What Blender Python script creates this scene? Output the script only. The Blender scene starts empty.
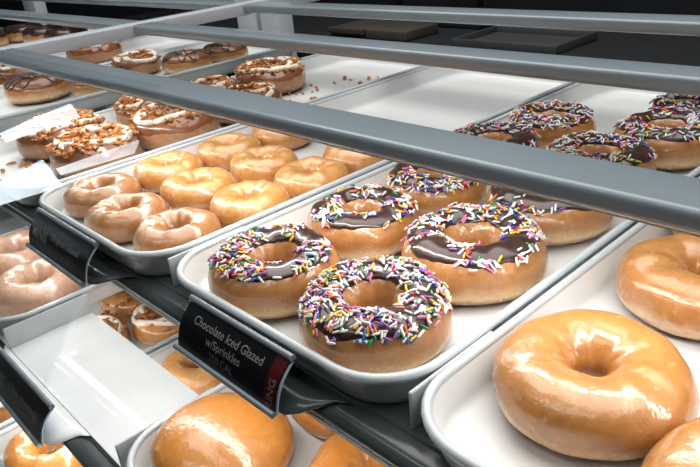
import bpy, bmesh, math, random
from mathutils import Vector, Matrix, noise

random.seed(7)
S = bpy.context.scene
C = S.collection
H = 0.24                 # camera height above the rims of the middle row of trays; all case measures are multiples of it
CAMZ = 1.24
PI = math.pi

def W(x, y, z):
    return Vector((x * H, y * H, CAMZ + z * H))

# ------------------------------------------------------------------ helpers
def tag(o, label=None, cat=None, group=None, kind=None):
    if label: o['label'] = label
    if cat: o['category'] = cat
    if group: o['group'] = group
    if kind: o['kind'] = kind
    return o

def empty(name, loc, rz=0.0):
    o = bpy.data.objects.new(name, None)
    C.objects.link(o)
    o.location = loc
    o.rotation_euler = (0, 0, rz)
    o.empty_display_size = 0.02
    return o

def link(name, me, parent=None, loc=(0, 0, 0)):
    o = bpy.data.objects.new(name, me)
    C.objects.link(o)
    o.location = loc
    if parent: o.parent = parent
    return o

def mesh_of(name, verts, faces, mats, smooth=True, mi=None):
    me = bpy.data.meshes.new(name)
    me.from_pydata([tuple(v) for v in verts], [], faces)
    for m in (mats if isinstance(mats, (list, tuple)) else [mats]):
        me.materials.append(m)
    if mi: me.polygons.foreach_set('material_index', mi)
    if smooth: me.polygons.foreach_set('use_smooth', [True] * len(me.polygons))
    me.update()
    return me

def fix_normals(me):
    bm = bmesh.new(); bm.from_mesh(me)
    bmesh.ops.recalc_face_normals(bm, faces=bm.faces)
    bm.to_mesh(me); bm.free()
    return me

def box_me(name, x0, x1, y0, y1, z0, z1, mat, bev=0.0, seg=2):
    bm = bmesh.new()
    bmesh.ops.create_cube(bm, size=1)
    for v in bm.verts:
        v.co = Vector(((x0 + x1) / 2 + v.co.x * (x1 - x0), (y0 + y1) / 2 + v.co.y * (y1 - y0), (z0 + z1) / 2 + v.co.z * (z1 - z0)))
    if bev:
        bmesh.ops.bevel(bm, geom=bm.edges[:], offset=bev, segments=seg, affect='EDGES', profile=0.5)
    me = bpy.data.meshes.new(name); bm.to_mesh(me); bm.free()
    me.materials.append(mat)
    if bev: me.polygons.foreach_set('use_smooth', [True] * len(me.polygons))
    return me

def box(name, x0, x1, y0, y1, z0, z1, mat, bev=0.0, parent=None):
    """world-space box; origin at its own base centre"""
    cx, cy = (x0 + x1) / 2, (y0 + y1) / 2
    me = box_me(name, x0 - cx, x1 - cx, y0 - cy, y1 - cy, 0, z1 - z0, mat, bev)
    o = link(name, me, parent)
    p = Vector((cx, cy, z0))
    o.location = p - parent.location if parent else p
    return o

def hbox(name, x0, x1, y0, y1, z0, z1, mat, bev=0.0, parent=None):
    a, b = W(x0, y0, z0), W(x1, y1, z1)
    return box(name, a.x, b.x, a.y, b.y, a.z, b.z, mat, bev, parent)

def sweep(name, prof, axis_pts, mat, closed_prof=True, smooth=True):
    """extrude a (y,z) profile along X between two x values"""
    n = len(prof); x0, x1 = axis_pts
    vs = [(x0, y, z) for y, z in prof] + [(x1, y, z) for y, z in prof]
    fs = []
    for i in range(n if closed_prof else n - 1):
        j = (i + 1) % n
        fs.append((i, j, n + j, n + i))
    if closed_prof:
        fs.append(tuple(range(n))[::-1]); fs.append(tuple(range(n, 2 * n)))
    me = mesh_of(name, vs, fs, mat, smooth)
    return fix_normals(me)

def autosmooth(o, deg=40):
    me = o.data
    bm = bmesh.new(); bm.from_mesh(me)
    for e in bm.edges:
        if len(e.link_faces) == 2:
            e.smooth = e.calc_face_angle(0) < math.radians(deg)
    bm.to_mesh(me); bm.free()
    return o

# ------------------------------------------------------------------ materials
def nmat(name):
    m = bpy.data.materials.new(name); m.use_nodes = True
    nt = m.node_tree
    b = nt.nodes['Principled BSDF']
    return m, nt, b

def plain(name, col, rough=0.5, metal=0.0, spec=0.5, coat=0.0, emis=None, es=0.0, nscale=0, namt=0.0, bump=0.0):
    m, nt, b = nmat(name)
    b.inputs['Base Color'].default_value = (*col, 1)
    b.inputs['Roughness'].default_value = rough
    b.inputs['Metallic'].default_value = metal
    b.inputs['Specular IOR Level'].default_value = spec
    b.inputs['Coat Weight'].default_value = coat
    b.inputs['Coat Roughness'].default_value = 0.08
    if emis:
        b.inputs['Emission Color'].default_value = (*emis, 1)
        b.inputs['Emission Strength'].default_value = es
    if nscale:
        tc = nt.nodes.new('ShaderNodeTexCoord')
        n = nt.nodes.new('ShaderNodeTexNoise'); n.inputs['Scale'].default_value = nscale; n.inputs['Detail'].default_value = 5
        nt.links.new(tc.outputs['Object'], n.inputs['Vector'])
        r = nt.nodes.new('ShaderNodeValToRGB')
        r.color_ramp.elements[0].position = 0.3; r.color_ramp.elements[1].position = 0.7
        lo = [max(0, c * (1 - namt)) for c in col]; hi = [min(1, c * (1 + namt)) for c in col]
        r.color_ramp.elements[0].color = (*lo, 1); r.color_ramp.elements[1].color = (*hi, 1)
        nt.links.new(n.outputs['Fac'], r.inputs['Fac'])
        nt.links.new(r.outputs['Color'], b.inputs['Base Color'])
        if bump:
            bp = nt.nodes.new('ShaderNodeBump'); bp.inputs['Strength'].default_value = bump; bp.inputs['Distance'].default_value = 0.002
            nt.links.new(n.outputs['Fac'], bp.inputs['Height']); nt.links.new(bp.outputs['Normal'], b.inputs['Normal'])
    return m

def dough_mat(name, stops, coat=1.0, rough=0.45, crackle=0.4, sugar=0.25, sug_col=(0.9, 0.78, 0.62), sss=0.12):
    """fried dough: colour by height (brown base, pale proofing belt, golden crown), blotches and a thin sugar glaze"""
    m, nt, b = nmat(name)
    N, L = nt.nodes, nt.links
    tc = N.new('ShaderNodeTexCoord')
    sep = N.new('ShaderNodeSeparateXYZ'); L.new(tc.outputs['Generated'], sep.inputs[0])
    n1 = N.new('ShaderNodeTexNoise'); n1.inputs['Scale'].default_value = 40; n1.inputs['Detail'].default_value = 4
    L.new(tc.outputs['Object'], n1.inputs['Vector'])
    ma = N.new('ShaderNodeMath'); ma.operation = 'MULTIPLY_ADD'
    L.new(n1.outputs['Fac'], ma.inputs[0]); ma.inputs[1].default_value = 0.40
    off = N.new('ShaderNodeMath'); off.operation = 'ADD'; off.inputs[1].default_value = -0.20
    L.new(sep.outputs['Z'], off.inputs[0]); L.new(off.outputs[0], ma.inputs[2])
    r = N.new('ShaderNodeValToRGB'); L.new(ma.outputs[0], r.inputs['Fac'])
    el = r.color_ramp.elements
    while len(el) > 1: el.remove(el[-1])
    el[0].position, el[0].color = stops[0][0], (*stops[0][1], 1)
    for p, c in stops[1:]:
        e = el.new(p); e.color = (*c, 1)
    # fine mottling
    n2 = N.new('ShaderNodeTexNoise'); n2.inputs['Scale'].default_value = 150; n2.inputs['Detail'].default_value = 6; n2.inputs['Roughness'].default_value = 0.65
    L.new(tc.outputs['Object'], n2.inputs['Vector'])
    mx = N.new('ShaderNodeMixRGB'); mx.blend_type = 'OVERLAY'; mx.inputs['Fac'].default_value = crackle
    L.new(r.outputs['Color'], mx.inputs[1]); L.new(n2.outputs['Fac'], mx.inputs[2])
    # patches of set sugar
    n3 = N.new('ShaderNodeTexNoise'); n3.inputs['Scale'].default_value = 55; n3.inputs['Detail'].default_value = 7; n3.inputs['Roughness'].default_value = 0.7; n3.inputs['Distortion'].default_value = 0.6
    L.new(tc.outputs['Object'], n3.inputs['Vector'])
    r3 = N.new('ShaderNodeValToRGB'); r3.color_ramp.elements[0].position = 0.55; r3.color_ramp.elements[1].position = 0.75
    r3.color_ramp.elements[1].color = (sugar, sugar, sugar, 1)
    L.new(n3.outputs['Fac'], r3.inputs['Fac'])
    mx2 = N.new('ShaderNodeMixRGB'); L.new(r3.outputs['Color'], mx2.inputs['Fac'])
    L.new(mx.outputs['Color'], mx2.inputs[1]); mx2.inputs[2].default_value = (*sug_col, 1)
    L.new(mx2.outputs['Color'], b.inputs['Base Color'])
    b.inputs['Roughness'].default_value = rough
    b.inputs['Coat Weight'].default_value = coat
    rc = N.new('ShaderNodeMapRange'); rc.inputs[1].default_value = 0.38; rc.inputs[2].default_value = 0.66; rc.inputs[3].default_value = 0.05; rc.inputs[4].default_value = 0.34
    L.new(n3.outputs['Fac'], rc.inputs[0]); L.new(rc.outputs[0], b.inputs['Coat Roughness'])
    b.inputs['Coat IOR'].default_value = 1.6
    b.inputs['Subsurface Weight'].default_value = sss
    b.inputs['Subsurface Radius'].default_value = (0.9, 0.45, 0.2)
    b.inputs['Subsurface Scale'].default_value = 0.006
    bp = N.new('ShaderNodeBump'); bp.inputs['Strength'].default_value = 0.35; bp.inputs['Distance'].default_value = 0.0022
    L.new(n3.outputs['Fac'], bp.inputs['Height'])
    L.new(bp.outputs['Normal'], b.inputs['Normal']); 
    bp2 = N.new('ShaderNodeBump'); bp2.inputs['Strength'].default_value = 0.75; bp2.inputs['Distance'].default_value = 0.0012
    n4 = N.new('ShaderNodeTexNoise'); n4.inputs['Scale'].default_value = 95; n4.inputs['Detail'].default_value = 3.5; n4.inputs['Roughness'].default_value = 0.6
    L.new(tc.outputs['Object'], n4.inputs['Vector'])
    L.new(n4.outputs['Fac'], bp2.inputs['Height']); L.new(bp2.outputs['Normal'], b.inputs['Coat Normal'])
    return m

GOLD = [(0.0, (0.20, 0.07, 0.018)), (0.12, (0.36, 0.15, 0.045)), (0.20, (0.62, 0.38, 0.17)), (0.29, (0.58, 0.34, 0.14)), (0.42, (0.42, 0.175, 0.045)), (0.75, (0.45, 0.185, 0.042)), (1.0, (0.52, 0.235, 0.06))]
YELLOW = [(0.0, (0.30, 0.11, 0.025)), (0.15, (0.44, 0.19, 0.05)), (0.4, (0.50, 0.22, 0.06)), (0.7, (0.56, 0.255, 0.065)), (1.0, (0.62, 0.31, 0.09))]
BROWN = [(0.0, (0.20, 0.07, 0.022)), (0.2, (0.32, 0.13, 0.04)), (0.4, (0.36, 0.145, 0.045)), (1.0, (0.44, 0.20, 0.065))]
COLD_TINT = [(0.0, (0.34, 0.16, 0.09)), (0.2, (0.54, 0.30, 0.19)), (0.4, (0.58, 0.33, 0.21)), (1.0, (0.64, 0.39, 0.27))]  # rosy cast of colder light, put into the plain glaze colour
ORANGE = [(0.0, (0.30, 0.10, 0.02)), (0.2, (0.52, 0.25, 0.07)), (0.4, (0.52, 0.21, 0.04)), (1.0, (0.56, 0.21, 0.03))]
CHOCBODY = [(0.0, (0.18, 0.06, 0.015)), (0.12, (0.32, 0.13, 0.035)), (0.20, (0.46, 0.24, 0.09)), (0.28, (0.64, 0.44, 0.22)), (0.38, (0.56, 0.32, 0.12)), (0.50, (0.40, 0.17, 0.05)), (1.0, (0.47, 0.215, 0.065))]
M = {}
M['glazed'] = dough_mat('glazed_dough', GOLD)
M['mini'] = dough_mat('golden_glazed_dough', YELLOW, sugar=0.35)
M['mini_brown'] = dough_mat('brown_glazed_dough', BROWN, sugar=0.35)
M['pink'] = dough_mat('cold_tinted_dough', COLD_TINT, sugar=0.2)
M['orange'] = dough_mat('amber_glazed_dough', ORANGE, sugar=0.15)
M['choc_body'] = dough_mat('fried_dough', CHOCBODY, coat=1.0, sugar=0.45)
M['tan_body'] = dough_mat('tan_dough', [(0, (0.18, 0.07, 0.03)), (0.3, (0.36, 0.18, 0.08)), (1, (0.36, 0.17, 0.08))], coat=0.5, sugar=0.2)
M['choc'] = plain('dark_chocolate_icing', (0.040, 0.017, 0.012), 0.32, coat=0.6, nscale=90, namt=0.25)
M['milk'] = plain('milk_chocolate_icing', (0.22, 0.082, 0.033), 0.3, coat=0.6, nscale=60, namt=0.25)
M['caramel'] = plain('caramel_icing', (0.45, 0.20, 0.06), 0.3, coat=0.7, nscale=60, namt=0.3)
M['drizzle'] = plain('dark_drizzle', (0.035, 0.014, 0.010), 0.3, coat=0.5)
M['cream'] = plain('white_icing', (0.85, 0.78, 0.66), 0.4, nscale=80, namt=0.1)
M['crumb'] = plain('toffee_crumb', (0.44, 0.17, 0.04), 0.5, nscale=260, namt=0.55, bump=0.6)
def enamel(name, col, wear):
    m, nt, b = nmat(name)
    N, L = nt.nodes, nt.links
    tc = N.new('ShaderNodeTexCoord')
    n = N.new('ShaderNodeTexNoise'); n.inputs['Scale'].default_value = 45; n.inputs['Detail'].default_value = 8; n.inputs['Roughness'].default_value = 0.75
    L.new(tc.outputs['Object'], n.inputs['Vector'])
    r = N.new('ShaderNodeValToRGB'); r.color_ramp.elements[0].position = 0.68; r.color_ramp.elements[1].position = 0.72
    r.color_ramp.elements[0].color = (*col, 1); r.color_ramp.elements[1].color = (*[c * wear for c in col], 1)
    L.new(n.outputs['Fac'], r.inputs['Fac']); L.new(r.outputs['Color'], b.inputs['Base Color'])
    b.inputs['Roughness'].default_value = 0.33; b.inputs['Coat Weight'].default_value = 0.3; b.inputs['Coat Roughness'].default_value = 0.1
    return m
M['tray'] = enamel('white_tray_plastic', (0.70, 0.715, 0.715), 0.94)
M['rim'] = enamel('scuffed_tray_rim', (0.50, 0.545, 0.565), 0.35)
M['rail'] = plain('grey_painted_rail', (0.25, 0.305, 0.345), 0.27, metal=0.0, spec=0.6, coat=0.3, nscale=7, namt=0.08)
M['post'] = plain('pale_grey_post', (0.48, 0.52, 0.57), 0.4)
M['dark_ledge'] = plain('dark_grey_ledge', (0.055, 0.068, 0.072), 0.22, spec=0.6, nscale=20, namt=0.2)
M['white_shelf'] = plain('white_shelf_panel', (0.76, 0.79, 0.80), 0.07, coat=0.0, nscale=14, namt=0.05)
M['fin'] = plain('pale_divider', (0.58, 0.61, 0.62), 0.4, nscale=30, namt=0.08)
M['holder'] = plain('grey_label_holder', (0.15, 0.18, 0.20), 0.2, coat=0.5)
M['holder_edge'] = plain('pale_holder_edge', (0.45, 0.55, 0.66), 0.25, coat=0.5)
M['card'] = plain('black_card', (0.006, 0.006, 0.008), 0.3, spec=0.3)
M['red'] = plain('dark_red_band', (0.055, 0.003, 0.004), 0.35)
M['ink'] = plain('grey_lettering', (0.21, 0.21, 0.215), 0.5)
M['ink_dim'] = plain('dim_lettering', (0.11, 0.115, 0.12), 0.5)
M['led'] = plain('led_diode', (1, 1, 1), 0.5, emis=(1.0, 0.97, 0.92), es=90)
M['base'] = plain('case_base', (0.10, 0.11, 0.12), 0.5, nscale=5, namt=0.1)

# ------------------------------------------------------------------ doughnuts
def ring_pt(p, u, t, off=0.0):
    """point and normal of a ring doughnut. u: round the ring, t: round the section (0 = outer equator, pi/2 = crown, pi = hole side)"""
    R, a, b, seed = p['R'], p['a'], p['b'], p['seed']
    def pos(u, t):
        ct, st = math.cos(t), math.sin(t)
        e = 0.95
        cx = math.copysign(abs(ct) ** e, ct); sz = math.copysign(abs(st) ** (e if st > 0 else 0.8), st)
        aa = a * (1.0 if ct > 0 else p.get('ain', 1.0))
        zz = b * sz * (1.0 if st > 0 else p.get('low', 0.82))
        d = Vector((math.cos(u), math.sin(u), 0))
        n1 = noise.noise(Vector((math.cos(u) * 1.3 + seed * 3.1, math.sin(u) * 1.3, seed * 1.7)))
        n2 = noise.noise(Vector((math.cos(u) * 2.6 + seed, math.sin(u) * 2.6 - seed, st * 1.2 + seed * 0.7)))
        k = 1 + p.get('wob', 0.07) * n1 + p.get('wob', 0.07) * 0.7 * n2
        r = R * (1 + 0.05 * n1) + cx * aa * k
        q = d * r
        q.x *= p.get('sx', 1.0); q.y *= p.get('sy', 1.0)
        q.z = b * p.get('low', 0.82) + zz * (1 + 0.10 * n2 + 0.06 * n1 if st > 0 else 1.0)
        return q
    q = pos(u, t)
    du = pos(u + 0.01, t) - pos(u - 0.01, t); dt = pos(u, t + 0.01) - pos(u, t - 0.01)
    n = du.cross(dt)
    if n.length > 0: n.normalize()
    ref = Vector((math.cos(u) * math.cos(t), math.sin(u) * math.cos(t), math.sin(t)))
    if n.dot(ref) < 0: n = -n
    return q + n * off, n

def ring_mesh(p, mat, nu=72, nv=32):
    vs = []; fs = []
    for i in range(nu):
        for j in range(nv):
            vs.append(ring_pt(p, 2 * PI * i / nu, 2 * PI * j / nv)[0])
    for i in range(nu):
        for j in range(nv):
            a = i * nv + j; b2 = ((i + 1) % nu) * nv + j
            c = ((i + 1) % nu) * nv + (j + 1) % nv; d = i * nv + (j + 1) % nv
            fs.append((a, b2, c, d))
    return mesh_of('ring', vs, fs, mat)

def icing_limits(p, u):
    s = p['seed']
    n = noise.noise(Vector((math.cos(u) * 2.2 + s * 2, math.sin(u) * 2.2, s))) * 0.20 + noise.noise(Vector((math.cos(u) * 6, math.sin(u) * 6 + s, s * 2))) * 0.09
    return p.get('ic_lo', 0.72) + n, PI - p.get('ic_in', 0.85) + n * 0.5

def icing_mesh(p, mat, nu=96, nv=20, th=0.0016):
    vs = []; fs = []
    for i in range(nu):
        u = 2 * PI * i / nu
        lo, hi = icing_limits(p, u)
        for j in range(nv + 1):
            s = j / nv
            o = th * (1 - abs(2 * s - 1) ** 10) - 0.0004
            vs.append(ring_pt(p, u, lo + (hi - lo) * s, o)[0])
    m = nv + 1
    for i in range(nu):
        for j in range(nv):
            a = i * m + j; b2 = ((i + 1) % nu) * m + j
            fs.append((a, b2, b2 + 1, a + 1))
    return mesh_of('icing', vs, fs, mat)

# one capsule per sprinkle colour, shared by all sprinkles
SPR = [('white', (0.80, 0.79, 0.77), 56), ('pink', (0.62, 0.16, 0.34), 13), ('yellow', (0.75, 0.50, 0.03), 9), ('orange', (0.78, 0.16, 0.02), 9),
       ('green', (0.02, 0.21, 0.07), 9), ('blue', (0.012, 0.085, 0.36), 10), ('purple', (0.23, 0.07, 0.30), 8), ('red', (0.55, 0.03, 0.05), 3)]
def capsule(L=0.0062, r=0.00085, n=7):
    vs = []; fs = []
    rows = [(-L / 2, 0.0), (-L / 2 + r * 0.3, r * 0.75), (-L / 2 + r, r), (L / 2 - r, r), (L / 2 - r * 0.3, r * 0.75), (L / 2, 0.0)]
    for x, rr in rows:
        for k in range(n):
            a = 2 * PI * k / n
            vs.append((x, rr * math.cos(a), rr * math.sin(a)))
    for i in range(len(rows) - 1):
        for k in range(n):
            fs.append((i * n + k, i * n + (k + 1) % n, (i + 1) * n + (k + 1) % n, (i + 1) * n + k))
    return vs, fs
CV, CF = capsule()
SPM = []
for nm, col, w in SPR:
    mt = plain('sprinkle_' + nm, col, 0.35, coat=0.3)
    SPM.append((mesh_of('sprinkle', CV, CF, mt), mt))
CAM = Vector((0, 0, CAMZ))

def add_sprinkles(p, root, icing, count, bare=0.0):
    rnd = random.Random(p['seed'] * 977 + 5)
    base = root.matrix_world if False else Matrix.Translation(root.location) @ root.rotation_euler.to_matrix().to_4x4()
    lst = []
    tries = 0
    while len(lst) < count and tries < count * 30:
        tries += 1
        u = rnd.uniform(0, 2 * PI)
        lo, hi = icing_limits(p, u)
        t = lo + (hi - lo) * rnd.uniform(-0.03, 0.93)
        if rnd.random() > (p['R'] + p['a'] * math.cos(t)) / (p['R'] + p['a']): continue
        d = noise.noise(Vector((math.cos(u) * 1.6 + p['seed'] * 5, math.sin(u) * 1.6, t * 0.6 + p['seed'])))
        if d < bare + rnd.uniform(-0.22, 0.12): continue
        q, n = ring_pt(p, u, t, rnd.choice((0.0019, 0.0021, 0.0024, 0.0034)))
        x = n.orthogonal().normalized(); x = Matrix.Rotation(rnd.uniform(0, 2 * PI), 3, n) @ x
        x = (x + n * rnd.uniform(-0.18, 0.18)).normalized()
        y = n.cross(x).normalized(); z = x.cross(y)
        mt = Matrix((x, y, z)).transposed().to_4x4(); mt.translation = q
        sc = rnd.uniform(0.85, 1.15)
        mt = mt @ Matrix.Diagonal((sc, 1, 1, 1))
        wq = base @ q; wn = base.to_3x3() @ n
        lst.append((wn.dot((CAM - wq).normalized()), mt, rnd.choices(range(len(SPR)), [s[2] for s in SPR])[0]))
    lst.sort(key=lambda r: -r[0])
    for f, mt, k in lst[:100]:
        o = link('sprinkle', SPM[k][0], icing); o.matrix_local = mt
    rest = lst[100:]
    if rest:
        vs = []; fs = []; mi = []
        for f, mt, k in rest:
            b0 = len(vs)
            vs += [mt @ Vector(v) for v in CV]
            fs += [tuple(b0 + i for i in q) for q in CF]; mi += [k] * len(CF)
        me = mesh_of('sprinkles', vs, fs, [m for _, m in SPM], True, mi)
        o = link('sprinkles', me, icing); o['kind'] = 'stuff'

ZF = -0.105     # tray floor below the rim, in H

def glazed(name, x, y, zrim, dia, label, group, seed, mat, cat='doughnut', hole=0.17, ht=0.36, tilt=(0, 0), dz=0, **kw):
    k = (zrim + FLOORZ + dia * ht * 0.5) / zrim
    x, y, dia = x * k, y * k, dia * k
    D = dia * H
    a = D * (1 - hole) / 4; R = D / 2 - a
    p = dict(R=R, a=a, b=D * ht / 1.82, seed=seed, **kw)
    o = link(name, ring_mesh(p, mat))
    o.location = W(x, y, zrim + FLOORZ + 0.003 + dz)
    o.rotation_euler = (tilt[0], tilt[1], 0)
    tag(o, label, cat, group)
    return o

FLOORZ = -0.11
THICK = 0.0125

def iced(name, x, y, zrim, dia, label, group, seed, count, bare=-0.1, hole=0.28, ht=0.38, tilt=(0, 0), ic=M['choc'], body=M['choc_body'], dz=0, **kw):
    k = (zrim + FLOORZ + dia * ht * 0.5) / zrim
    x, y, dia = x * k, y * k, dia * k
    D = dia * H
    a = D * (1 - hole) / 4; R = D / 2 - a
    p = dict(R=R, a=a, b=D * ht / 1.82, seed=seed, **kw)
    root = empty(name, W(x, y, zrim + FLOORZ + 0.003 + dz))
    root.rotation_euler = (tilt[0], tilt[1], 0)
    tag(root, label, 'doughnut', group)
    link('dough', ring_mesh(p, body), root)
    i = link('icing', icing_mesh(p, ic), root)
    if count: add_sprinkles(p, root, i, count, bare)
    return root, p, i

def tube(pts, r, n=6):
    vs = []; fs = []
    m = len(pts)
    for i, q in enumerate(pts):
        d = (pts[min(i + 1, m - 1)] - pts[max(i - 1, 0)]).normalized()
        s = d.orthogonal().normalized(); s2 = d.cross(s)
        rr = r * (0.3 if i in (0, m - 1) else 1)
        for k in range(n):
            a = 2 * PI * k / n
            vs.append(q + s * (rr * math.cos(a)) + s2 * (rr * math.sin(a)))
    for i in range(m - 1):
        for k in range(n):
            fs.append((i * n + k, i * n + (k + 1) % n, (i + 1) * n + (k + 1) % n, (i + 1) * n + k))
    fs.append(tuple(range(n))[::-1]); fs.append(tuple((m - 1) * n + k for k in range(n)))
    return vs, fs

def drizzled(name, x, y, zrim, dia, label, group, seed, tilt=(0, 0), dz=0):
    """milk chocolate ring with thin dark chocolate lines looped over the crown"""
    root, p, ic = iced(name, x, y, zrim, dia, label, group, seed, 0, ic=M['milk'], hole=0.14, ht=0.36, ic_lo=0.35, tilt=tilt, dz=dz)
    rnd = random.Random(seed)
    vs = []; fs = []
    for k in range(4):
        u0 = rnd.uniform(0, 2 * PI)
        pts = []
        for i in range(41):
            s = i / 40
            u = u0 + s * 2.4
            t = 0.55 + 1.0 * (1 + math.sin(s * 15 + k)) / 1.0 * 0.9
            pts.append(ring_pt(p, u, min(max(t, 0.45), PI - 0.5), 0.0021)[0])
        v, f = tube(pts, 0.0013)
        b0 = len(vs); vs += v; fs += [tuple(b0 + i for i in q) for q in f]
    link('drizzle', mesh_of('drizzle', vs, fs, M['drizzle']), ic)
    return root

def blob(rnd, c, r):
    """a lumpy crumb"""
    bm = bmesh.new(); bmesh.ops.create_icosphere(bm, subdivisions=1, radius=r)
    s = Vector((rnd.uniform(0.8, 2.1), rnd.uniform(0.6, 1.2), rnd.uniform(0.5, 0.9)))
    rot = Matrix.Rotation(rnd.uniform(0, PI), 3, 'Z') @ Matrix.Rotation(rnd.uniform(-0.6, 0.6), 3, 'X')
    vs = []
    for v in bm.verts:
        q = Vector((v.co.x * s.x, v.co.y * s.y, v.co.z * s.z)) * rnd.uniform(0.8, 1.25)
        vs.append(c + rot @ q)
    bm.verts.index_update()
    fs = [tuple(v.index for v in f.verts) for f in bm.faces]
    bm.free()
    return vs, fs

def crumbed(name, x, y, zrim, dia, label, group, seed, tilt=(0, 0), dz=0, n=300, ic='milk', lo=0.22, creamy=True, body=None):
    """ring with brown icing, white icing ribbons and a heap of toffee crumbs"""
    root, p, icg = iced(name, x, y, zrim, dia, label, group, seed, 0, ic=M[ic], body=body or M['tan_body'], hole=0.12, ht=0.36, ic_lo=lo, tilt=tilt, dz=dz, ic_in=0.1)
    rnd = random.Random(seed + 3)
    if creamy:
        vs = []; fs = []
        for k in range(3):
            pts = []
            u0 = rnd.uniform(0, 6)
            for i in range(33):
                s = i / 32
                pts.append(ring_pt(p, u0 + s * 4.5, 0.95 + 0.25 * k + 0.30 * math.sin(s * 9 + k * 2), 0.0022)[0])
            v, f = tube(pts, 0.0040, 8)
            b0 = len(vs); vs += v; fs += [tuple(b0 + i for i in q) for q in f]
        link('cream', mesh_of('cream', vs, fs, M['cream']), icg)
    vs = []; fs = []
    for k in range(n):
        u = rnd.uniform(0, 2 * PI); t = rnd.gauss(1.3, 0.45)
        t = min(max(t, 0.6), PI - 0.3)
        v, f = blob(rnd, ring_pt(p, u, t, rnd.uniform(0.001, 0.0065))[0], rnd.uniform(0.0017, 0.0042))
        b0 = len(vs); vs += v; fs += [tuple(b0 + i for i in q) for q in f]
    o = link('crumb_topping', mesh_of('crumb_topping', vs, fs, M['crumb'], False), icg); o['kind'] = 'stuff'
    return root

def filled(name, x, y, zrim, dia, label, group, seed, mat, ht=0.40, sx=1.0, sy=1.0, rz=0):
    """a doughnut without a hole: a plump lens shape"""
    D = dia * H; hgt = D * ht
    nu, nv = 72, 26
    vs = [Vector((0, 0, hgt * 0.012))]; fs = []
    for j in range(1, nv):
        t = -PI / 2 + PI * j / nv
        for i in range(nu):
            u = 2 * PI * i / nu
            ct = abs(math.cos(t)) ** 0.75; st = math.copysign(abs(math.sin(t)) ** 0.85, math.sin(t))
            nz = noise.noise(Vector((math.cos(u) * ct * 1.4 + seed, math.sin(u) * ct * 1.4, st + seed)))
            r = D / 2 * ct * (1 + 0.05 * nz)
            z = hgt * 0.43 + (hgt * 0.58 if st > 0 else hgt * 0.42) * st * (1 + (0.06 * nz if st > 0 else 0))
            vs.append(Vector((r * math.cos(u) * sx, r * math.sin(u) * sy, z)))
    vs.append(Vector((0, 0, hgt)))
    for i in range(nu):
        fs.append((0, 1 + (i + 1) % nu, 1 + i))
    for j in range(nv - 2):
        for i in range(nu):
            a = 1 + j * nu + i; b2 = 1 + j * nu + (i + 1) % nu
            fs.append((a, b2, b2 + nu, a + nu))
    t0 = 1 + (nv - 2) * nu
    for i in range(nu):
        fs.append((t0 + i, t0 + (i + 1) % nu, len(vs) - 1))
    o = link(name, fix_normals(mesh_of('bun', vs, fs, mat)))
    o.location = W(x, y, zrim + FLOORZ + 0.003); o.rotation_euler = (0, 0, rz)
    return tag(o, label, 'doughnut', group)

# ------------------------------------------------------------------ trays
def rrect(hx, hy, r, n=8):
    pts = []
    for cx, cy, a0 in ((hx - r, hy - r, 0), (-hx + r, hy - r, PI / 2), (-hx + r, -hy + r, PI), (hx - r, -hy + r, 1.5 * PI)):
        for k in range(n + 1):
            a = a0 + PI / 2 * k / n
            pts.append((cx + r * math.cos(a), cy + r * math.sin(a)))
    return pts

def tray(x0, x1, y0, y1, zrim, label, group, name='serving_tray'):
    """deep white tray with rounded corners; the rolled rim is its own part"""
    hx, hy = (x1 - x0) / 2 * H, (y1 - y0) / 2 * H
    dep = -FLOORZ + THICK
    root = empty(name, W((x0 + x1) / 2, (y0 + y1) / 2, zrim - dep + 0.002))
    tag(root, label, 'tray', group)
    top = (dep - 0.002) * H; fl = THICK * H
    R0 = 0.20 * H
    def loft(rows, mat, nm, cap0=False, cap1=False):
        vs = []; fs = []
        n = None
        for inset, z in rows:
            ring = rrect(hx - inset, hy - inset, max(R0 - inset, 0.004))
            n = len(ring)
            vs += [(x, y, z) for x, y in ring]
        for i in range(len(rows) - 1):
            for k in range(n):
                fs.append((i * n + k, i * n + (k + 1) % n, (i + 1) * n + (k + 1) % n, (i + 1) * n + k))
        if cap0: fs.append(tuple(range(n))[::-1])
        if cap1: fs.append(tuple((len(rows) - 1) * n + k for k in range(n)))
        return link(nm, fix_normals(mesh_of(nm, vs, fs, mat)), root)
    # outer underside, up the outer wall, across under the rim, down the inner wall, floor
    body = loft([(0.013, 0.0), (0.0115, 0.0006), (0.0095, 0.004), (0.0035, top - 0.005), (0.0030, top - 0.003), (0.0050, top - 0.0022), (0.0062, top - 0.0042), (0.0100, fl + 0.0042), (0.0120, fl + 0.0012), (0.0160, fl)], M['tray'], 'tray_body', True, True)
    autosmooth(body, 60)
    prof = []
    for k in range(15):
        a = 2 * PI * k / 14
        prof.append((0.0031 - 0.0031 * math.cos(a), top - 0.0030 + 0.0030 * math.sin(a) * (1.0 if math.sin(a) > 0 else 1.35)))
    loft(prof, M['rim'], 'rolled_rim')
    return root

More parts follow.
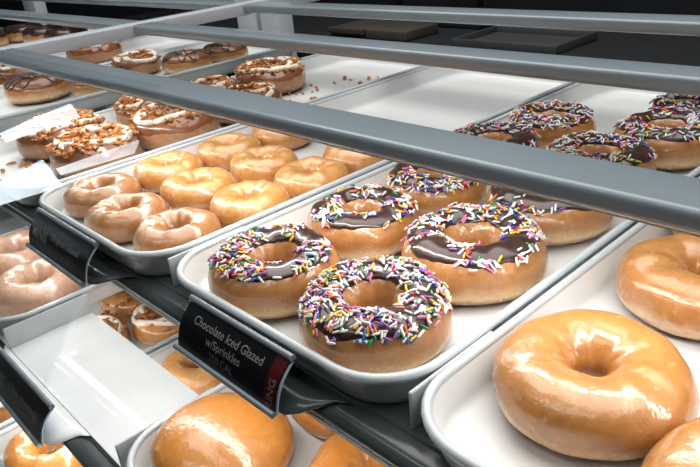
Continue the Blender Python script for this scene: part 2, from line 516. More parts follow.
# ------------------------------------------------------------------ the case
case = empty('display_case', W(-3, 2.2, -5.1667))
tag(case, 'grey doughnut display case with stepped open shelves of rails', 'display case')
XL, XR = -12.0, 0.6
def part_sweep(name, prof, x0, x1, mat, parent=case, label=None):
    o = link(name, sweep(name, [((y * H), (CAMZ + z * H)) for y, z in prof], (x0 * H, x1 * H), mat), parent)
    o.location = -parent.location
    autosmooth(o, 35)
    if label: o['label'] = label
    return o
def rail_prof(y0, y1, z0, z1, r=0.018, n=5):
    pts = []
    for cy, cz, a0 in ((y1 - r, z1 - r, 0), (y0 + r, z1 - r, PI / 2), (y0 + r, z0 + r, PI), (y1 - r, z0 + r, 1.5 * PI)):
        for k in range(n + 1):
            a = a0 + PI / 2 * k / n
            pts.append((cy + r * math.cos(a), cz + r * math.sin(a)))
    return pts
ZU = -0.565
part_sweep('front_rail', rail_prof(1.245, 1.42, ZU - 0.055, ZU), -4.62, XR, M['rail'])
part_sweep('shelf_rail', rail_prof(2.225, 2.39, ZU - 0.062, ZU), XL, XR, M['rail'])
part_sweep('shelf_rail', rail_prof(3.17, 3.36, ZU - 0.062, ZU), XL, XR, M['rail'])
# arms that carry the rails at the joint of two case bays
hbox('shelf_arm', -4.72, -4.58, 1.245, 3.985, ZU - 0.085, ZU + 0.002, M['post'], 0.002, case)
for z in (-1.115, -1.65):
    hbox('shelf_arm', -4.72, -4.32, 1.0 + (z + 1.1) * 0.7, 3.985, z - 0.07, z - 0.01, M['fin'], 0.002, case)
for px0, px1 in ((-5.92, -5.60), (-5.53, -5.24), (-11.9, -11.4), (0.35, 0.62)):
    hbox('back_post', px0, px1, 4.0, 4.18, -5.1667, -0.2, M['post'], 0.003, case)

def ledge(y0, y1, ztop, x0, x1, mat, nm, lip):
    """front ledge of a shelf with a rounded front edge"""
    pr = [(y1, ztop), (y0 + 0.072, ztop), (y0 + 0.066, ztop - 0.006), (y0 + 0.058, ztop - 0.006)]
    for k in range(0, 8):
        a = PI / 2 * k / 7
        pr.append((y0 + 0.05 - 0.05 * math.sin(a), ztop - 0.043 + 0.037 * math.cos(a)))
    pr += [(y0 + 0.008, ztop - 0.06), (y0 + 0.03, ztop - 0.068), (y0 + 0.07, ztop - 0.06), (y0 + 0.08, ztop - 0.022), (y1, ztop - 0.022)]
    o = part_sweep(nm, pr, x0, x1, mat)
    return o
ledge(0.815, 1.25, -1.1225, -4.30, XR, M['dark_ledge'], 'shelf_ledge', True)
ledge(0.815, 1.25, -1.1225, XL, -4.74, M['dark_ledge'], 'shelf_ledge', True)
ledge(0.455, 0.56, -1.669, -4.30, XR, M['dark_ledge'], 'front_rail', True)
hbox('shelf_panel', -4.30, XR, 0.532, 0.93, -1.6665, -1.6575, M['white_shelf'], 0.0006, case)
ledge(0.08, 0.55, -2.1925, -4.30, XR, M['white_shelf'], 'shelf_ledge', True)
for z, ys in ((-1.1225, (2.0, 3.4)), (-1.6575, (1.9, 2.85)), (-2.1925, (1.7, 2.6))):
    for y in ys:
        part_sweep('shelf_rail', rail_prof(y, y + 0.16, z - 0.062, z), XL, XR, M['rail'])
def fin(x, y0, y1, zt, zb):
    hbox('tray_divider', x - 0.005, x + 0.005, y0, y1, zb, zt, M['fin'], 0.0012, case)
for x in (-0.8635, -1.970, -3.103): fin(x, 0.895, 1.22, -1.01, -1.1225)
for x in (-1.908, -3.03, -0.80): fin(x, 0.53, 0.93, -1.55, -1.6575)
for x in (-3.10, -1.98): fin(x, 0.14, 0.55, -2.08, -2.1925)
# base cabinet
hbox('base_cabinet', XL, XR, 0.15, 3.98, -5.1667, -2.9, M['base'], 0.004, case)
hbox('base_deck', XL, XR, 0.10, 3.985, -2.9, -2.82, M['white_shelf'], 0.002, case)
# led strips under the front rails: a channel with single diodes
def led_strip(x0, x1, y, z, n):
    st = hbox('led_strip', x0, x1, y - 0.02, y + 0.02, z, z + 0.012, M['fin'], 0, case)
    vs = []; fs = []
    for i in range(n):
        cx = (x0 + (x1 - x0) * (i + 0.5) / n) * H - (x0 + x1) / 2 * H
        for k in range(6):
            a = 2 * PI * k / 6
            vs.append((cx + 0.0019 * math.cos(a), 0.0019 * math.sin(a), -0.0005))
        fs.append(tuple(range(6 * i, 6 * i + 6))[::-1])
    d = link('diodes', mesh_of('diodes', vs, fs, M['led'], False), st)
    d['kind'] = 'stuff'

# ------------------------------------------------------------------ price tags
def text_mesh(body, size, mat, rot90=False, bold=0.0):
    cu = bpy.data.curves.new('txt', 'FONT'); cu.body = body; cu.size = size; cu.offset = bold
    cu.align_x = 'CENTER'; cu.align_y = 'CENTER'; cu.resolution_u = 3
    o = bpy.data.objects.new('txt', cu); C.objects.link(o)
    bpy.context.view_layer.update()
    me = bpy.data.meshes.new_from_object(o.evaluated_get(bpy.context.evaluated_depsgraph_get()))
    bpy.data.objects.remove(o); bpy.data.curves.remove(cu)
    me.materials.clear(); me.materials.append(mat)
    if rot90: me.transform(Matrix.Rotation(PI / 2, 4, 'Z'))
    return me

def price_tag(x0, x1, ytop, ztop, label, lines, ledge_mat, ys, zs, band=None):
    w = (x1 - x0) * H; dy = -0.078 * H; dzz = -0.128 * H
    hgt = math.hypot(dy, dzz)
    root = empty('shelf_tag', W((x0 + x1) / 2, ytop, ztop))
    tag(root, label, 'price tag', 'price tags clipped to the shelf fronts')
    v = Vector((0, -dy, -dzz)).normalized()          # up along the face
    nrm = Vector((0, -0.128, 0.078)).normalized()    # out of the face
    def pt(s, o, x):                                 # s: 0 top .. 1 bottom
        return Vector((x, 0, 0)) - v * (s * hgt) + nrm * (o + 0.0042 * math.sin(PI * min(max(s, 0), 1)))
    def strip(nm, x_0, x_1, s0, s1, o, mat, th=0.0007, n=8, parent=root):
        vs = []; fs = []
        for x in (x_0, x_1):
            for i in range(n + 1): vs.append(pt(s0 + (s1 - s0) * i / n, o, x))
            for i in range(n, -1, -1): vs.append(pt(s0 + (s1 - s0) * i / n, o - th, x))
        m = 2 * (n + 1)
        for i in range(m): fs.append((i, (i + 1) % m, m + (i + 1) % m, m + i))
        fs.append(tuple(range(m))); fs.append(tuple(range(m, 2 * m))[::-1])
        o_ = link(nm, fix_normals(mesh_of(nm, vs, fs, mat)), parent)
        return autosmooth(o_, 40)
    # holder: curved back, rolled top edge, hooked bottom channel
    bk = strip('holder_back', -w / 2, w / 2, 0.0, 1.02, -0.0007, M['holder_edge'], 0.0012)
    def roll(nm, s, off, r, x_0=-w / 2, x_1=w / 2, mat=M['holder']):
        c = pt(s, off, 0)
        pr = [(c.y + r * math.cos(2 * PI * k / 12), c.z + r * math.sin(2 * PI * k / 12)) for k in range(12)]
        return autosmooth(link(nm, sweep(nm, pr, (x_0, x_1), mat), root), 50)
    roll('top_roll', -0.02, 0.0005, 0.0026)
    roll('bottom_channel', 1.02, 0.0022, 0.0022)
    cd = strip('card', -w / 2 + 0.0015, w / 2 - 0.001, 0.03, 0.98, 0.0007, M['card'])
    if band:
        strip('red_band', w / 2 - 0.0125, w / 2 - 0.0015, 0.035, 0.975, 0.0010, M['red'], 0.0003)['label'] = 'dark red band at the end of the tag'
    for body, size, cx, s, mt, r90, bold in lines:
        me = text_mesh(body, size, mt, r90, bold)
        for vv in me.vertices:
            ss = s - vv.co.y / hgt
            vv.co = pt(ss, 0.00135, cx * w / 2 + vv.co.x)
        link('lettering', me, cd)
    # tongue of the ledge that reaches out under the tag
    vs = []; fs = []
    n = 24
    x_0, x_1 = -w / 2 - 0.034, w / 2 + 0.034
    for i in range(n + 1):
        x = x_0 + (x_1 - x_0) * i / n
        d = max(0, abs(x) - w / 2) / 0.034
        k = 0.5 + 0.5 * math.cos(PI * d)
        q0 = pt(0.985, -0.0035, x); b0 = Vector((x, (ys - 0.004 - ytop) * H, (zs - ztop) * H))
        f = b0.lerp(q0, k)
        vs += [Vector((x, (ys - ytop) * H, (zs - ztop) * H)), b0 * 0.5 + f * 0.5 + Vector((0, 0, 0.0)), f]
    for i in range(n):
        for j in range(2):
            a = 3 * i + j; fs.append((a, a + 3, a + 4, a + 1))
    tg = link('mounting_tongue', fix_normals(mesh_of('tongue', vs, fs, ledge_mat)), root)
    sm = tg.modifiers.new('thick', 'SOLIDIFY'); sm.thickness = 0.0009; sm.offset = 0
    return root

K, KD = M['ink'], M['ink_dim']
price_tag(-1.675, -1.185, 0.810, -1.018, 'black shelf tag reading Chocolate Iced Glazed with Sprinkles, below the sprinkled doughnuts', [
    ('Chocolate Iced Glazed', 0.0088, -0.03, 0.28, K, False, 0.0), ('w/Sprinkles', 0.0088, -0.03, 0.53, K, False, 0.0), ('250 CAL', 0.0078, -0.03, 0.78, KD, False, 0.0),
    ('RING', 0.0085, 0.90, 0.70, KD, True, 0.0001)], M['dark_ledge'], 0.868, -1.119, True)
price_tag(-2.86, -2.30, 0.79, -1.014, 'black shelf tag reading Original Glazed, below the small glazed rings', [
    ('MINIS', 0.0150, -0.58, 0.52, K, False, 0.0001), ('Original Glazed', 0.0100, 0.28, 0.40, K, False, 0.0), ('90 CAL', 0.0070, 0.42, 0.78, KD, False, 0.0)], M['dark_ledge'], 0.842, -1.119)
price_tag(-2.94, -2.31, 0.47, -1.568, 'black shelf tag reading Classic Assorted, in front of the empty white shelf', [
    ('MINIS', 0.0150, -0.55, 0.50, KD, False, 0.0001), ('Classic Assorted', 0.0100, 0.32, 0.42, KD, False, 0.0), ('90 CAL', 0.0070, 0.40, 0.76, KD, False, 0.0)], M['white_shelf'], 0.530, -1.660)

# ------------------------------------------------------------------ trays
G_T = 'white serving trays'
tray(-0.855, 0.30, 0.80, 3.92, -1, 'white tray of large plain glazed rings nearest the camera', G_T)
tray(-1.955, -0.872, 0.835, 3.92, -1, 'white tray holding the chocolate sprinkle doughnuts', G_T)
tray(-3.085, -1.985, 0.812, 3.92, -1, 'white tray holding the rows of small glazed rings', G_T)
tray(-4.25, -3.12, 0.80, 3.92, -1, 'white tray of crumb topped doughnuts with loose crumbs', G_T)
tray(-5.92, -4.80, 0.85, 3.92, -1, 'white tray of chocolate drizzled doughnuts beyond the crumb tray', G_T)
tray(-7.06, -5.94, 0.85, 3.92, -1, 'far white tray beyond the drizzled doughnuts', G_T)
tray(-9.9, -7.6, 0.85, 3.92, -1, 'farthest white tray with dark chocolate iced doughnuts', G_T)
tray(-1.895, -0.82, 0.49, 3.1, -1.535, 'white tray on the lower shelf with the plump filled doughnut', G_T)
tray(-4.15, -3.045, 0.49, 3.1, -1.535, 'white tray on the lower shelf with the rosy tinted glazed rings', G_T)
tray(-3.085, -1.99, 0.12, 2.9, -2.07, 'white tray on the bottom shelf below the empty shelf panel', G_T)
tray(-4.25, -3.12, 0.12, 2.9, -2.07, 'white tray on the bottom shelf with caramel crumb doughnuts', G_T)

# ------------------------------------------------------------------ doughnuts of the middle shelf
G_S = 'chocolate iced sprinkle doughnuts'
SD = 'sprinkled_doughnut'
iced(SD, -1.565, 1.045, -1, 0.42, 'sprinkled chocolate doughnut at the tray corner behind the tag, near the small glazed rings', G_S, 1, 400, ic_lo=0.9)
iced(SD, -1.150, 1.080, -1, 0.430, 'sprinkled chocolate doughnut in the front corner of its tray, densest sprinkles', G_S, 2, 600, bare=-0.35, ic_lo=0.68)
iced(SD, -1.59, 1.445, -1, 0.405, 'sprinkled chocolate doughnut with a bare dark patch, second from the tag along the left side', G_S, 3, 230, bare=0.10, ic_lo=0.85)
iced(SD, -1.15, 1.475, -1, 0.45, 'widest sprinkled doughnut, right behind the densest one beside the tray rim', G_S, 4, 380, bare=-0.1, ic_lo=0.8)
iced(SD, -1.60, 1.84, -1, 0.405, 'sprinkled doughnut half hidden just under the front rail, farther from plain rings', G_S, 5, 320)
iced(SD, -1.16, 1.90, -1, 0.44, 'sprinkled doughnut under the front rail beside the tray rim', G_S, 6, 320, bare=-0.05)
iced(SD, -1.66, 2.34, -1, 0.41, 'sprinkled doughnut peeking above the front rail, only its crown showing at the left', G_S, 8, 220)
iced(SD, -1.18, 2.34, -1, 0.43, 'densely sprinkled crown just above the front rail, between two taller doughnuts', G_S, 9, 330, bare=-0.3)
iced(SD, -1.62, 2.76, -1, 0.40, 'whole sprinkled ring seen between the two rails, next to empty tray floor', G_S, 10, 320, bare=-0.2)
iced(SD, -1.13, 2.80, -1, 0.43, 'sprinkled doughnut between the two rails at the right edge of the photo', G_S, 11, 330)
iced(SD, -1.18, 3.19, -1, 0.32, 'rearmost sprinkled doughnut, partly under the second rail', G_S, 12, 180, ht=0.5)

G_G = 'large plain glazed doughnuts'
GD = 'glazed_doughnut'
glazed(GD, -0.556, 1.155, -1, 0.438, 'large glazed ring in the front of the nearest tray, whole in view', G_G, 21, M['glazed'], wob=0.09, ht=0.345)
glazed(GD, -0.54, 1.735, -1, 0.44, 'large glazed ring behind the nearest whole one, cut by the photo edge', G_G, 22, M['glazed'], wob=0.09)
glazed(GD, -0.215, 0.955, -1, 0.44, 'large glazed ring in the bottom right corner of the photo', G_G, 23, M['glazed'])
glazed(GD, -0.60, 2.18, -1, 0.42, 'glazed ring just peeking below the front rail at the photo edge', G_G, 24, M['glazed'])

G_M = 'small glazed rings'
rows = [[(-2.81, 1.02, 'mini_brown', 'brownest small ring in the far corner of the front row'), (-2.462, 0.99, 'mini_brown', 'small glazed ring in the middle of the front row'), (-2.155, 1.005, 'mini_brown', 'small glazed ring at the near end of the front row, above the dark ledge')],
        [(-2.835, 1.335, 'mini', 'small golden ring at the far end of the second row'), (-2.49, 1.335, 'mini', 'small golden ring in the middle of the second row'), (-2.165, 1.335, 'mini', 'small golden ring at the near end of the second row')],
        [(-2.81, 1.66, 'mini', 'small golden ring at the far end of the third row'), (-2.485, 1.66, 'mini', 'small golden ring in the middle of the third row'), (-2.155, 1.655, 'mini', 'small golden ring at the near end of the third row')],
        [(-2.73, 1.99, 'mini', 'small golden ring of the last row, cut by the front rail'), (-2.14, 1.965, 'mini', 'lone small golden ring at the near end of the last row, beside the tray rim')]]
k = 30
for row in rows:
    for x, y, m, lb in row:
        k += 1
        glazed('mini_glazed_doughnut', x, y, -1, 0.322, lb, G_M, k, M[m], hole=0.22, ht=0.37, wob=0.06)

G_C = 'crumb topped doughnuts'
CD = 'crumb_doughnut'
crumbed(CD, -3.95, 1.31, -1, 0.48, 'crumb topped doughnut nearest the front of its tray, beside the far rim', G_C, 51)
crumbed(CD, -3.42, 1.33, -1, 0.46, 'crumb topped doughnut beside the brown small glazed rings', G_C, 52)
crumbed(CD, -4.14, 1.95, -1, 0.46, 'crumb topped doughnut against the far tray rim just below the front rail', G_C, 53)
crumbed(CD, -3.60, 1.80, -1, 0.50, 'large crumb topped doughnut with thick white icing below the rail', G_C, 54, n=190)
crumbed(CD, -3.42, 2.28, -1, 0.45, 'doughnut mostly hidden under the front rail behind the big crumbed one', G_C, 55, n=80)
crumbed(CD, -4.02, 2.72, -1, 0.50, 'crumb topped doughnut above the front rail beside the scattered crumbs', G_C, 56, n=190)
crumbed(CD, -4.08, 2.30, -1, 0.40, 'low crumb topped doughnut peeking over the front rail', G_C, 57, n=120)

G_D = 'chocolate drizzled doughnuts'
DD = 'drizzled_doughnut'
drizzled(DD, -5.48, 1.78, -1, 0.50, 'drizzled chocolate doughnut whole in view under the rail at the left edge', G_D, 61)
drizzled(DD, -5.06, 2.12, -1, 0.46, 'drizzled chocolate doughnut tucked under the front rail', G_D, 62)
drizzled(DD, -5.80, 1.55, -1, 0.42, 'drizzled chocolate doughnut cut by the left edge of the photo', G_D, 63)
drizzled(DD, -5.10, 2.90, -1, 0.42, 'drizzled chocolate doughnut above the front rail, nearer of the two', G_D, 64)
drizzled(DD, -5.12, 3.28, -1, 0.40, 'drizzled chocolate doughnut farther back, next to the crumb tray', G_D, 65)
crumbed(CD, -5.62, 2.62, -1, 0.42, 'flat crumb sprinkled pastry at the tray rim behind the front rail', G_C, 66, n=70, ic='milk')
crumbed(CD, -6.60, 2.75, -1, 0.52, 'long crumb sprinkled pastry in the far tray below the shelf arm', G_C, 67, n=120, ic='milk')
crumbed(CD, -6.25, 1.95, -1, 0.50, 'crumb sprinkled pastry in the far tray at the left photo edge', G_C, 68, n=110)
for i, (x, y, lb) in enumerate(((-9.3, 3.05, 'dark chocolate iced doughnut under the far rail at the left edge of the photo'), (-8.75, 3.1, 'dark chocolate iced doughnut beside the white back post'), (-8.2, 3.15, 'dark chocolate iced doughnut nearest the shelf arm'), (-9.2, 2.55, 'dark chocolate iced doughnut in the farthest tray, front one'))):
    iced('chocolate_iced_doughnut', x, y, -1, 0.50, lb, 'dark chocolate iced doughnuts', 70 + i, 0, ic=M['choc'], ic_lo=0.3)

# loose crumbs on the tray floor
def scatter(name, label, cat, group, x0, x1, y0, y1, n, seed, mat, r0, r1, z=-1):
    rnd = random.Random(seed)
    for i in range(n):
        c = W(rnd.uniform(x0, x1), rnd.uniform(y0, y1), z + FLOORZ + 0.003)
        v, f = blob(rnd, Vector((0, 0, 0.0012)), rnd.uniform(r0, r1))
        mn = min(q.z for q in v)
        v = [q - Vector((0, 0, mn - 0.0004)) for q in v]
        o = link(name, mesh_of(name, v, f, mat, False)); o.location = c
        tag(o, label, cat, group)
scatter('crumb', 'loose toffee crumb lying on the crumb tray floor behind the doughnuts', 'crumb', 'loose crumbs behind the crumbed doughnuts', -3.78, -3.22, 2.62, 3.5, 30, 5, M['crumb'], 0.0020, 0.0042)
scatter('crumb', 'loose toffee crumb on the tray floor in front of the crumbed doughnuts', 'crumb', 'loose crumbs at the front of the crumb tray', -4.15, -3.75, 0.95, 1.12, 7, 6, M['crumb'], 0.0025, 0.004)

# sprinkles fallen on the tray
rnd = random.Random(3)
def fallen(n, x0, x1, y0, y1, label, group):
    for i in range(n):
        kk = rnd.choices(range(len(SPR)), [s[2] for s in SPR])[0]
        o = link('sprinkle', SPM[kk][0]); o.location = W(rnd.uniform(x0, x1), rnd.uniform(y0, y1), -1 + FLOORZ) + Vector((0, 0, 0.0014))
        o.rotation_euler = (0, 0, rnd.uniform(0, PI))
        tag(o, label, 'sprinkle', group)
fallen(9, -1.50, -1.15, 3.15, 3.4, 'fallen sprinkle on the tray floor under the second rail', 'fallen sprinkles at the tray back')
fallen(6, -1.38, -1.34, 0.98, 1.35, 'fallen sprinkle on the tray floor between the front sprinkled doughnuts', 'fallen sprinkles between doughnuts')

# ------------------------------------------------------------------ doughnuts of the lower shelves
filled('filled_doughnut', -1.615, 0.775, -1.535, 0.47, 'plump glazed doughnut without a hole on the lower shelf', 'amber glazed doughnuts of the lower shelf', 81, M['orange'], ht=0.42)
glazed(GD, -1.50, 1.22, -1.535, 0.42, 'amber glazed ring behind the plump doughnut, half under the dark ledge', 'amber glazed doughnuts of the lower shelf', 82, M['orange'])
glazed(GD, -1.12, 0.98, -1.535, 0.42, 'amber glazed ring at the bottom photo edge under the dark ledge', 'amber glazed doughnuts of the lower shelf', 83, M['orange'])
G_P = 'glazed rings coloured for cold light'
glazed('tinted_glazed_doughnut', -3.20, 0.80, -1.535, 0.46, 'glazed ring coloured rosy for cold light, below the Original Glazed tag, whole in view', G_P, 84, M['pink'], hole=0.26)
glazed('tinted_glazed_doughnut', -3.72, 0.86, -1.535, 0.46, 'glazed ring coloured rosy for cold light, cut by the left photo edge', G_P, 85, M['pink'], hole=0.26)
crumbed(CD, -3.85, 1.30, -1.535, 0.42, 'brown crumbed doughnut deep under the middle shelf behind the rosy tinted rings', G_C, 86, n=60)
glazed(GD, -2.735, 1.27, -2.07, 0.40, 'golden ring on the bottom shelf seen past the rear edge of the white panel', 'golden rings on the bottom shelf', 87, M['mini'])
glazed(GD, -2.72, 0.50, -2.07, 0.43, 'golden ring on the bottom shelf below the Classic Assorted tag', 'golden rings on the bottom shelf', 88, M['orange'], hole=0.26)
glazed(GD, -2.30, 0.50, -2.07, 0.43, 'golden ring on the bottom shelf at the bottom photo edge', 'golden rings on the bottom shelf', 89, M['orange'])
crumbed(CD, -3.66, 1.42, -2.07, 0.42, 'caramel doughnut on the bottom shelf with a long smooth brown side', G_C, 91, n=30, creamy=False, ic='caramel', body=M['glazed'])
crumbed(CD, -3.26, 1.36, -2.07, 0.40, 'caramel crumb doughnut on the bottom shelf with white icing, beside the golden ring', G_C, 92, n=70, ic='caramel', body=M['glazed'])
crumbed(CD, -3.42, 1.08, -2.07, 0.40, 'caramel crumb doughnut on the bottom shelf cut by the white panel edge', G_C, 93, n=70, ic='caramel', body=M['glazed'])
crumbed(CD, -3.33, 0.50, -2.07, 0.40, 'caramel crumb doughnut on the bottom shelf at the left photo edge', G_C, 94, n=60, ic='caramel', body=M['glazed'])

# let neighbours rest against each other and stay inside their trays
def settle():
    bpy.context.view_layer.update()
    trays = [o for o in bpy.data.objects if o.get('category') == 'tray']
    info = {}
    for t in trays:
        b = next(c for c in t.children if c.name.startswith('rolled_rim'))
        e = 0.0078 if 'nearest the camera' in t['label'] else 0.0089
        xs = [v.co.x for v in b.data.vertices]; ys = [v.co.y for v in b.data.vertices]
        info[t] = (t.location.x + min(xs) + e, t.location.x + max(xs) - e, t.location.y + min(ys) + e, t.location.y + max(ys) - e, [])
    for o in [o for o in bpy.data.objects if o.parent is None and o.get('category') == 'doughnut']:
        m = o if o.type == 'MESH' else next(c for c in o.children if c.name.startswith('dough'))
        xs = [v.co.x for v in m.data.vertices]; ys = [v.co.y for v in m.data.vertices]
        r = max(v.co.xy.length for v in m.data.vertices)
        r = 0.35 * r + 0.65 * (max(xs) - min(xs) + max(ys) - min(ys)) / 4 + (0.0012 if o.name.startswith('crumb') else 0.0004)
        best = min(trays, key=lambda t: abs(t.location.z - o.location.z) * 20 + abs((info[t][0] + info[t][1]) / 2 - o.location.x))
        info[best][4].append([o, r, max(abs(min(xs)), max(xs)), max(abs(min(ys)), max(ys))])
    for x0, x1, y0, y1, ds in info.values():
        for it in range(60):
            for i in range(len(ds)):
                for j in range(i + 1, len(ds)):
                    a, b = ds[i][0], ds[j][0]
                    d = Vector((b.location.x - a.location.x, b.location.y - a.location.y, 0))
                    gap = ds[i][1] + ds[j][1] - d.length
                    if gap > 0:
                        d.normalize()
                        a.location -= d * gap * 0.5; b.location += d * gap * 0.5
            for o, r, hx, hy in ds:
                o.location.x = min(max(o.location.x, x0 + hx), x1 - hx)
                o.location.y = min(max(o.location.y, y0 + hy), y1 - hy)
settle()

# ------------------------------------------------------------------ room
def shell(name, x0, x1, y0, y1, z0, z1, mat):
    o = box(name, x0, x1, y0, y1, z0, z1, mat); o['kind'] = 'structure'; return o
M['wall'] = plain('dark_wall', (0.016, 0.018, 0.022), 0.6, nscale=3, namt=0.3)
M['wall2'] = plain('shop_wall', (0.05, 0.055, 0.06), 0.7, nscale=3, namt=0.15)
M['floor'] = plain('dark_tile_floor', (0.05, 0.05, 0.055), 0.4, nscale=4, namt=0.3)
M['ceil'] = plain('ceiling_tile', (0.35, 0.36, 0.37), 0.8, nscale=6, namt=0.1)
RX0, RX1, RY0, RY1, RZ = -18.0, 3.0, -7.5, 3.2, 2.8
shell('floor', RX0, RX1, RY0, RY1, -0.05, 0.0, M['floor'])
shell('ceiling', RX0, RX1, RY0, RY1, RZ, RZ + 0.05, M['ceil'])
shell('wall_back', RX0, RX1, RY1, RY1 + 0.05, 0, RZ, M['wall'])
shell('wall_front', RX0, RX1, RY0 - 0.05, RY0, 0, RZ, M['wall2'])
shell('wall_left', RX0 - 0.05, RX0, RY0, RY1, 0, RZ, M['wall'])
shell('wall_right', RX1, RX1 + 0.05, RY0, RY1, 0, RZ, M['wall2'])

# kitchen behind the case
M['steel'] = plain('brushed_steel', (0.045, 0.05, 0.055), 0.4, metal=0.5, nscale=30, namt=0.1)
M['black'] = plain('black_equipment', (0.008, 0.009, 0.011), 0.45)
wt = empty('worktable', (-1.6, 1.75, 0)); tag(wt, 'dim steel worktable in the dark kitchen behind the case', 'table')
box('table_top', -3.2, 0.0, 1.45, 2.05, 0.86, 0.89, M['steel'], 0.004, wt)
for x in (-3.1, -0.1):
    for y in (1.52, 1.98): box('leg', x - 0.02, x + 0.02, y - 0.02, y + 0.02, 0, 0.86, M['steel'], 0.002, wt)
box('undershelf', -3.12, -0.08, 1.5, 2.0, 0.25, 0.27, M['steel'], 0.002, wt)

M['carton'] = plain('dull_carton', (0.05, 0.042, 0.034), 0.7, nscale=8, namt=0.2)
M['dullgrey'] = plain('dull_grey_metal', (0.06, 0.065, 0.07), 0.45)
ct = empty('carton', (-1.50, 1.53, 0.89)); tag(ct, 'low dull brown carton on the dark worktable, seen between the rails', 'box')
box('carton_body', -1.66, -1.34, 1.47, 1.62, 0.891, 0.92, M['carton'], 0.003, ct)
box('flap', -1.66, -1.50, 1.455, 1.468, 0.905, 0.921, M['carton'], 0.001, ct)
sp = empty('sheet_pan', (-1.03, 1.56, 0.89)); tag(sp, 'dim grey sheet pan lying on the dark worktable', 'pan')
box('pan_floor', -1.16, -0.86, 1.47, 1.66, 0.891, 0.896, M['dullgrey'], 0.002, sp)
for a in ((-1.16, -0.86, 1.464, 1.470, 0.891, 0.912), (-1.16, -0.86, 1.66, 1.666, 0.891, 0.912), (-1.166, -1.16, 1.464, 1.666, 0.891, 0.912), (-0.86, -0.854, 1.464, 1.666, 0.891, 0.912)):
    box('pan_side', *a, M['dullgrey'], 0.001, sp)
eq = empty('equipment_stand', (-1.50, 1.80, 0.89)); tag(eq, 'black equipment with uprights standing on the worktable in the dark', 'equipment')
box('stand_foot', -1.75, -1.25, 1.70, 1.90, 0.891, 0.91, M['black'], 0.004, eq)
box('upright', -1.70, -1.66, 1.78, 1.82, 0.91, 1.35, M['black'], 0.004, eq)
box('upright', -1.36, -1.32, 1.78, 1.82, 0.91, 1.35, M['black'], 0.004, eq)
box('head_unit', -1.75, -1.25, 1.72, 1.90, 1.35, 1.60, M['black'], 0.01, eq)
# sloped glass guard in front of the farther bays
def glass_mat():
    m = bpy.data.materials.new('clear_glass'); m.use_nodes = True
    nt = m.node_tree; nt.nodes.clear()
    o = nt.nodes.new('ShaderNodeOutputMaterial'); mx = nt.nodes.new('ShaderNodeMixShader'); t = nt.nodes.new('ShaderNodeBsdfTransparent'); g = nt.nodes.new('ShaderNodeBsdfGlossy'); f = nt.nodes.new('ShaderNodeFresnel')
    f.inputs['IOR'].default_value = 1.5; g.inputs['Roughness'].default_value = 0.0
    t.inputs['Color'].default_value = (0.98, 0.99, 0.99, 1)
    geo = nt.nodes.new('ShaderNodeNewGeometry'); inv = nt.nodes.new('ShaderNodeMath'); inv.operation = 'SUBTRACT'; inv.inputs[0].default_value = 1.0; nt.links.new(geo.outputs['Backfacing'], inv.inputs[1]); mu = nt.nodes.new('ShaderNodeMath'); mu.operation = 'MULTIPLY'; nt.links.new(f.outputs[0], mu.inputs[0]); nt.links.new(inv.outputs[0], mu.inputs[1]); nt.links.new(mu.outputs[0], mx.inputs[0]); nt.links.new(t.outputs[0], mx.inputs[1]); nt.links.new(g.outputs[0], mx.inputs[2]); nt.links.new(mx.outputs[0], o.inputs[0])
    return m
M['glass'] = glass_mat()
gg = empty('glass_guard', W(-5.0, 0.24, -1.72)); tag(gg, 'clear sloped glass guard in front of the farther bays, mirroring the added strip lamps', 'glass guard')
y0, z0, y1, z1 = 0.24, -1.7, 1.135, -0.492
ny, nz = -0.804 * 0.012, 0.595 * 0.012
pr = [(y0, z0), (y1, z1), (y1 + ny, z1 + nz), (y0 + ny, z0 + nz)]
part_sweep('pane', pr, -9.0, -2.2, M['glass'], gg)
part_sweep('bottom_channel', rail_prof(y0 - 0.03, y0 + 0.02, z0 - 0.06, z0 - 0.002, 0.006), -9.0, -2.2, M['rail'], gg)
for x in (-4.2, -3.0):
    hbox('bracket', x - 0.04, x + 0.04, y0 + 0.02, 0.452, z0 - 0.055, z0 - 0.025, M['rail'], 0.002, gg)
M['lamp'] = plain('lamp_diffuser', (0.9, 0.95, 1.0), 0.4, emis=(0.80, 0.93, 1.0), es=7.0)  # glow of the added lamps, there for the streaks on the guard
M['housing'] = plain('lamp_housing', (0.5, 0.52, 0.54), 0.5)
def added_lamp(xa, ya, xb, yb, w, label):
    """added ceiling lamp between two points, placed to be mirrored in the glass guard"""
    L = math.hypot(xb - xa, yb - ya)
    r = empty('added_ceiling_lamp', ((xa + xb) / 2, (ya + yb) / 2, RZ), math.atan2(yb - ya, xb - xa))
    tag(r, label, 'added ceiling lamp', 'strip lamps added for the guard reflections')
    link('housing', box_me('housing', -L / 2 - 0.03, L / 2 + 0.03, -w / 2 - 0.03, w / 2 + 0.03, -0.05, -0.001, M['housing'], 0.004), r)
    link('diffuser', box_me('diffuser', -L / 2, L / 2, -w / 2, w / 2, -0.062, -0.0505, M['lamp'], 0.002), r)
added_lamp(-10.3, -2.66, -6.47, -1.63, 0.15, 'added ceiling strip lamp mirrored in the glass guard over the farthest crumb doughnut')
added_lamp(-8.55, -2.85, -5.28, -1.79, 0.10, 'narrow added ceiling strip lamp mirrored as a thin streak beside the small glazed rings')
added_lamp(-15.2, -5.1, -8.9, -2.95, 0.42, 'broad added ceiling strip lamp mirrored at the left edge above the front tray corner')

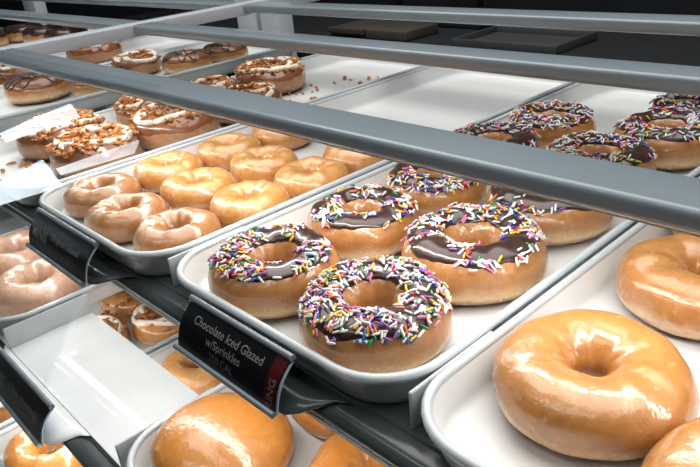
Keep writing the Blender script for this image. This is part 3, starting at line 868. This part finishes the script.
# ------------------------------------------------------------------ lights
def area(name, loc, sx, sy, energy, col=(1, 1, 1), rot=(0, 0, 0)):
    l = bpy.data.lights.new(name, 'AREA'); l.shape = 'RECTANGLE'; l.size = sx; l.size_y = sy; l.energy = energy; l.color = col
    o = bpy.data.objects.new(name, l); C.objects.link(o); o.location = loc; o.rotation_euler = rot
    return o
led_strip(-4.55, 0.5, 1.30, ZU - 0.070, 110)
led_strip(-4.0, 0.5, 0.845, -1.204, 46)
LW = (1.0, 0.97, 0.93)
area('led_light', W(-2.0, 1.30, ZU - 0.075), 5.0 * H, 0.012, 1.1, LW)
area('led_light', W(-7.5, 1.30, ZU - 0.075), 5.0 * H, 0.012, 0.9, LW)
area('led_light', W(-1.9, 0.845, -1.209), 4.6 * H, 0.012, 0.62, LW)
area('led_light', W(-1.9, 0.60, -1.70), 4.6 * H, 0.012, 1.9, LW)
area('ceiling_light', (-0.7, 0.75, RZ - 0.03), 3.4, 1.5, 57, (1, 0.98, 0.95))
area('ceiling_light', (-0.3, -0.75, RZ - 0.03), 2.4, 0.08, 9.5, (1, 0.98, 0.95))
w = bpy.data.worlds.new('w'); S.world = w; w.use_nodes = True
w.node_tree.nodes['Background'].inputs[0].default_value = (0.55, 0.62, 0.7, 1)
w.node_tree.nodes['Background'].inputs[1].default_value = 0.06

# ------------------------------------------------------------------ camera
F = 670.854
cd = bpy.data.cameras.new('camera'); cam = bpy.data.objects.new('camera', cd); C.objects.link(cam)
def unit(u, v): return Vector((u - 350, v - 233.5, F)).normalized()
ex = -unit(-334.4743, -18.2766); ey = unit(1155.0127, -167.5132)
ey = (ey - ex * ey.dot(ex)).normalized(); ez = ex.cross(ey)
Rm = Matrix((ex, ey, ez))           # rows: world axes in camera terms (right, down, forward)
right, down, fwd = (Vector((Rm[0][i], Rm[1][i], Rm[2][i])) for i in range(3))
cam.matrix_world = Matrix(((right.x, -down.x, -fwd.x, 0), (right.y, -down.y, -fwd.y, 0), (right.z, -down.z, -fwd.z, CAMZ), (0, 0, 0, 1)))
cd.sensor_width = 36; cd.lens = 36 * F / 700; cd.clip_start = 0.01
S.camera = cam
vs_ = S.view_settings
S.display_settings.display_device = 'sRGB'
vs_.view_transform = 'Standard'; vs_.look = 'None'; vs_.exposure = 0.0; vs_.gamma = 1.0; vs_.use_curve_mapping = False
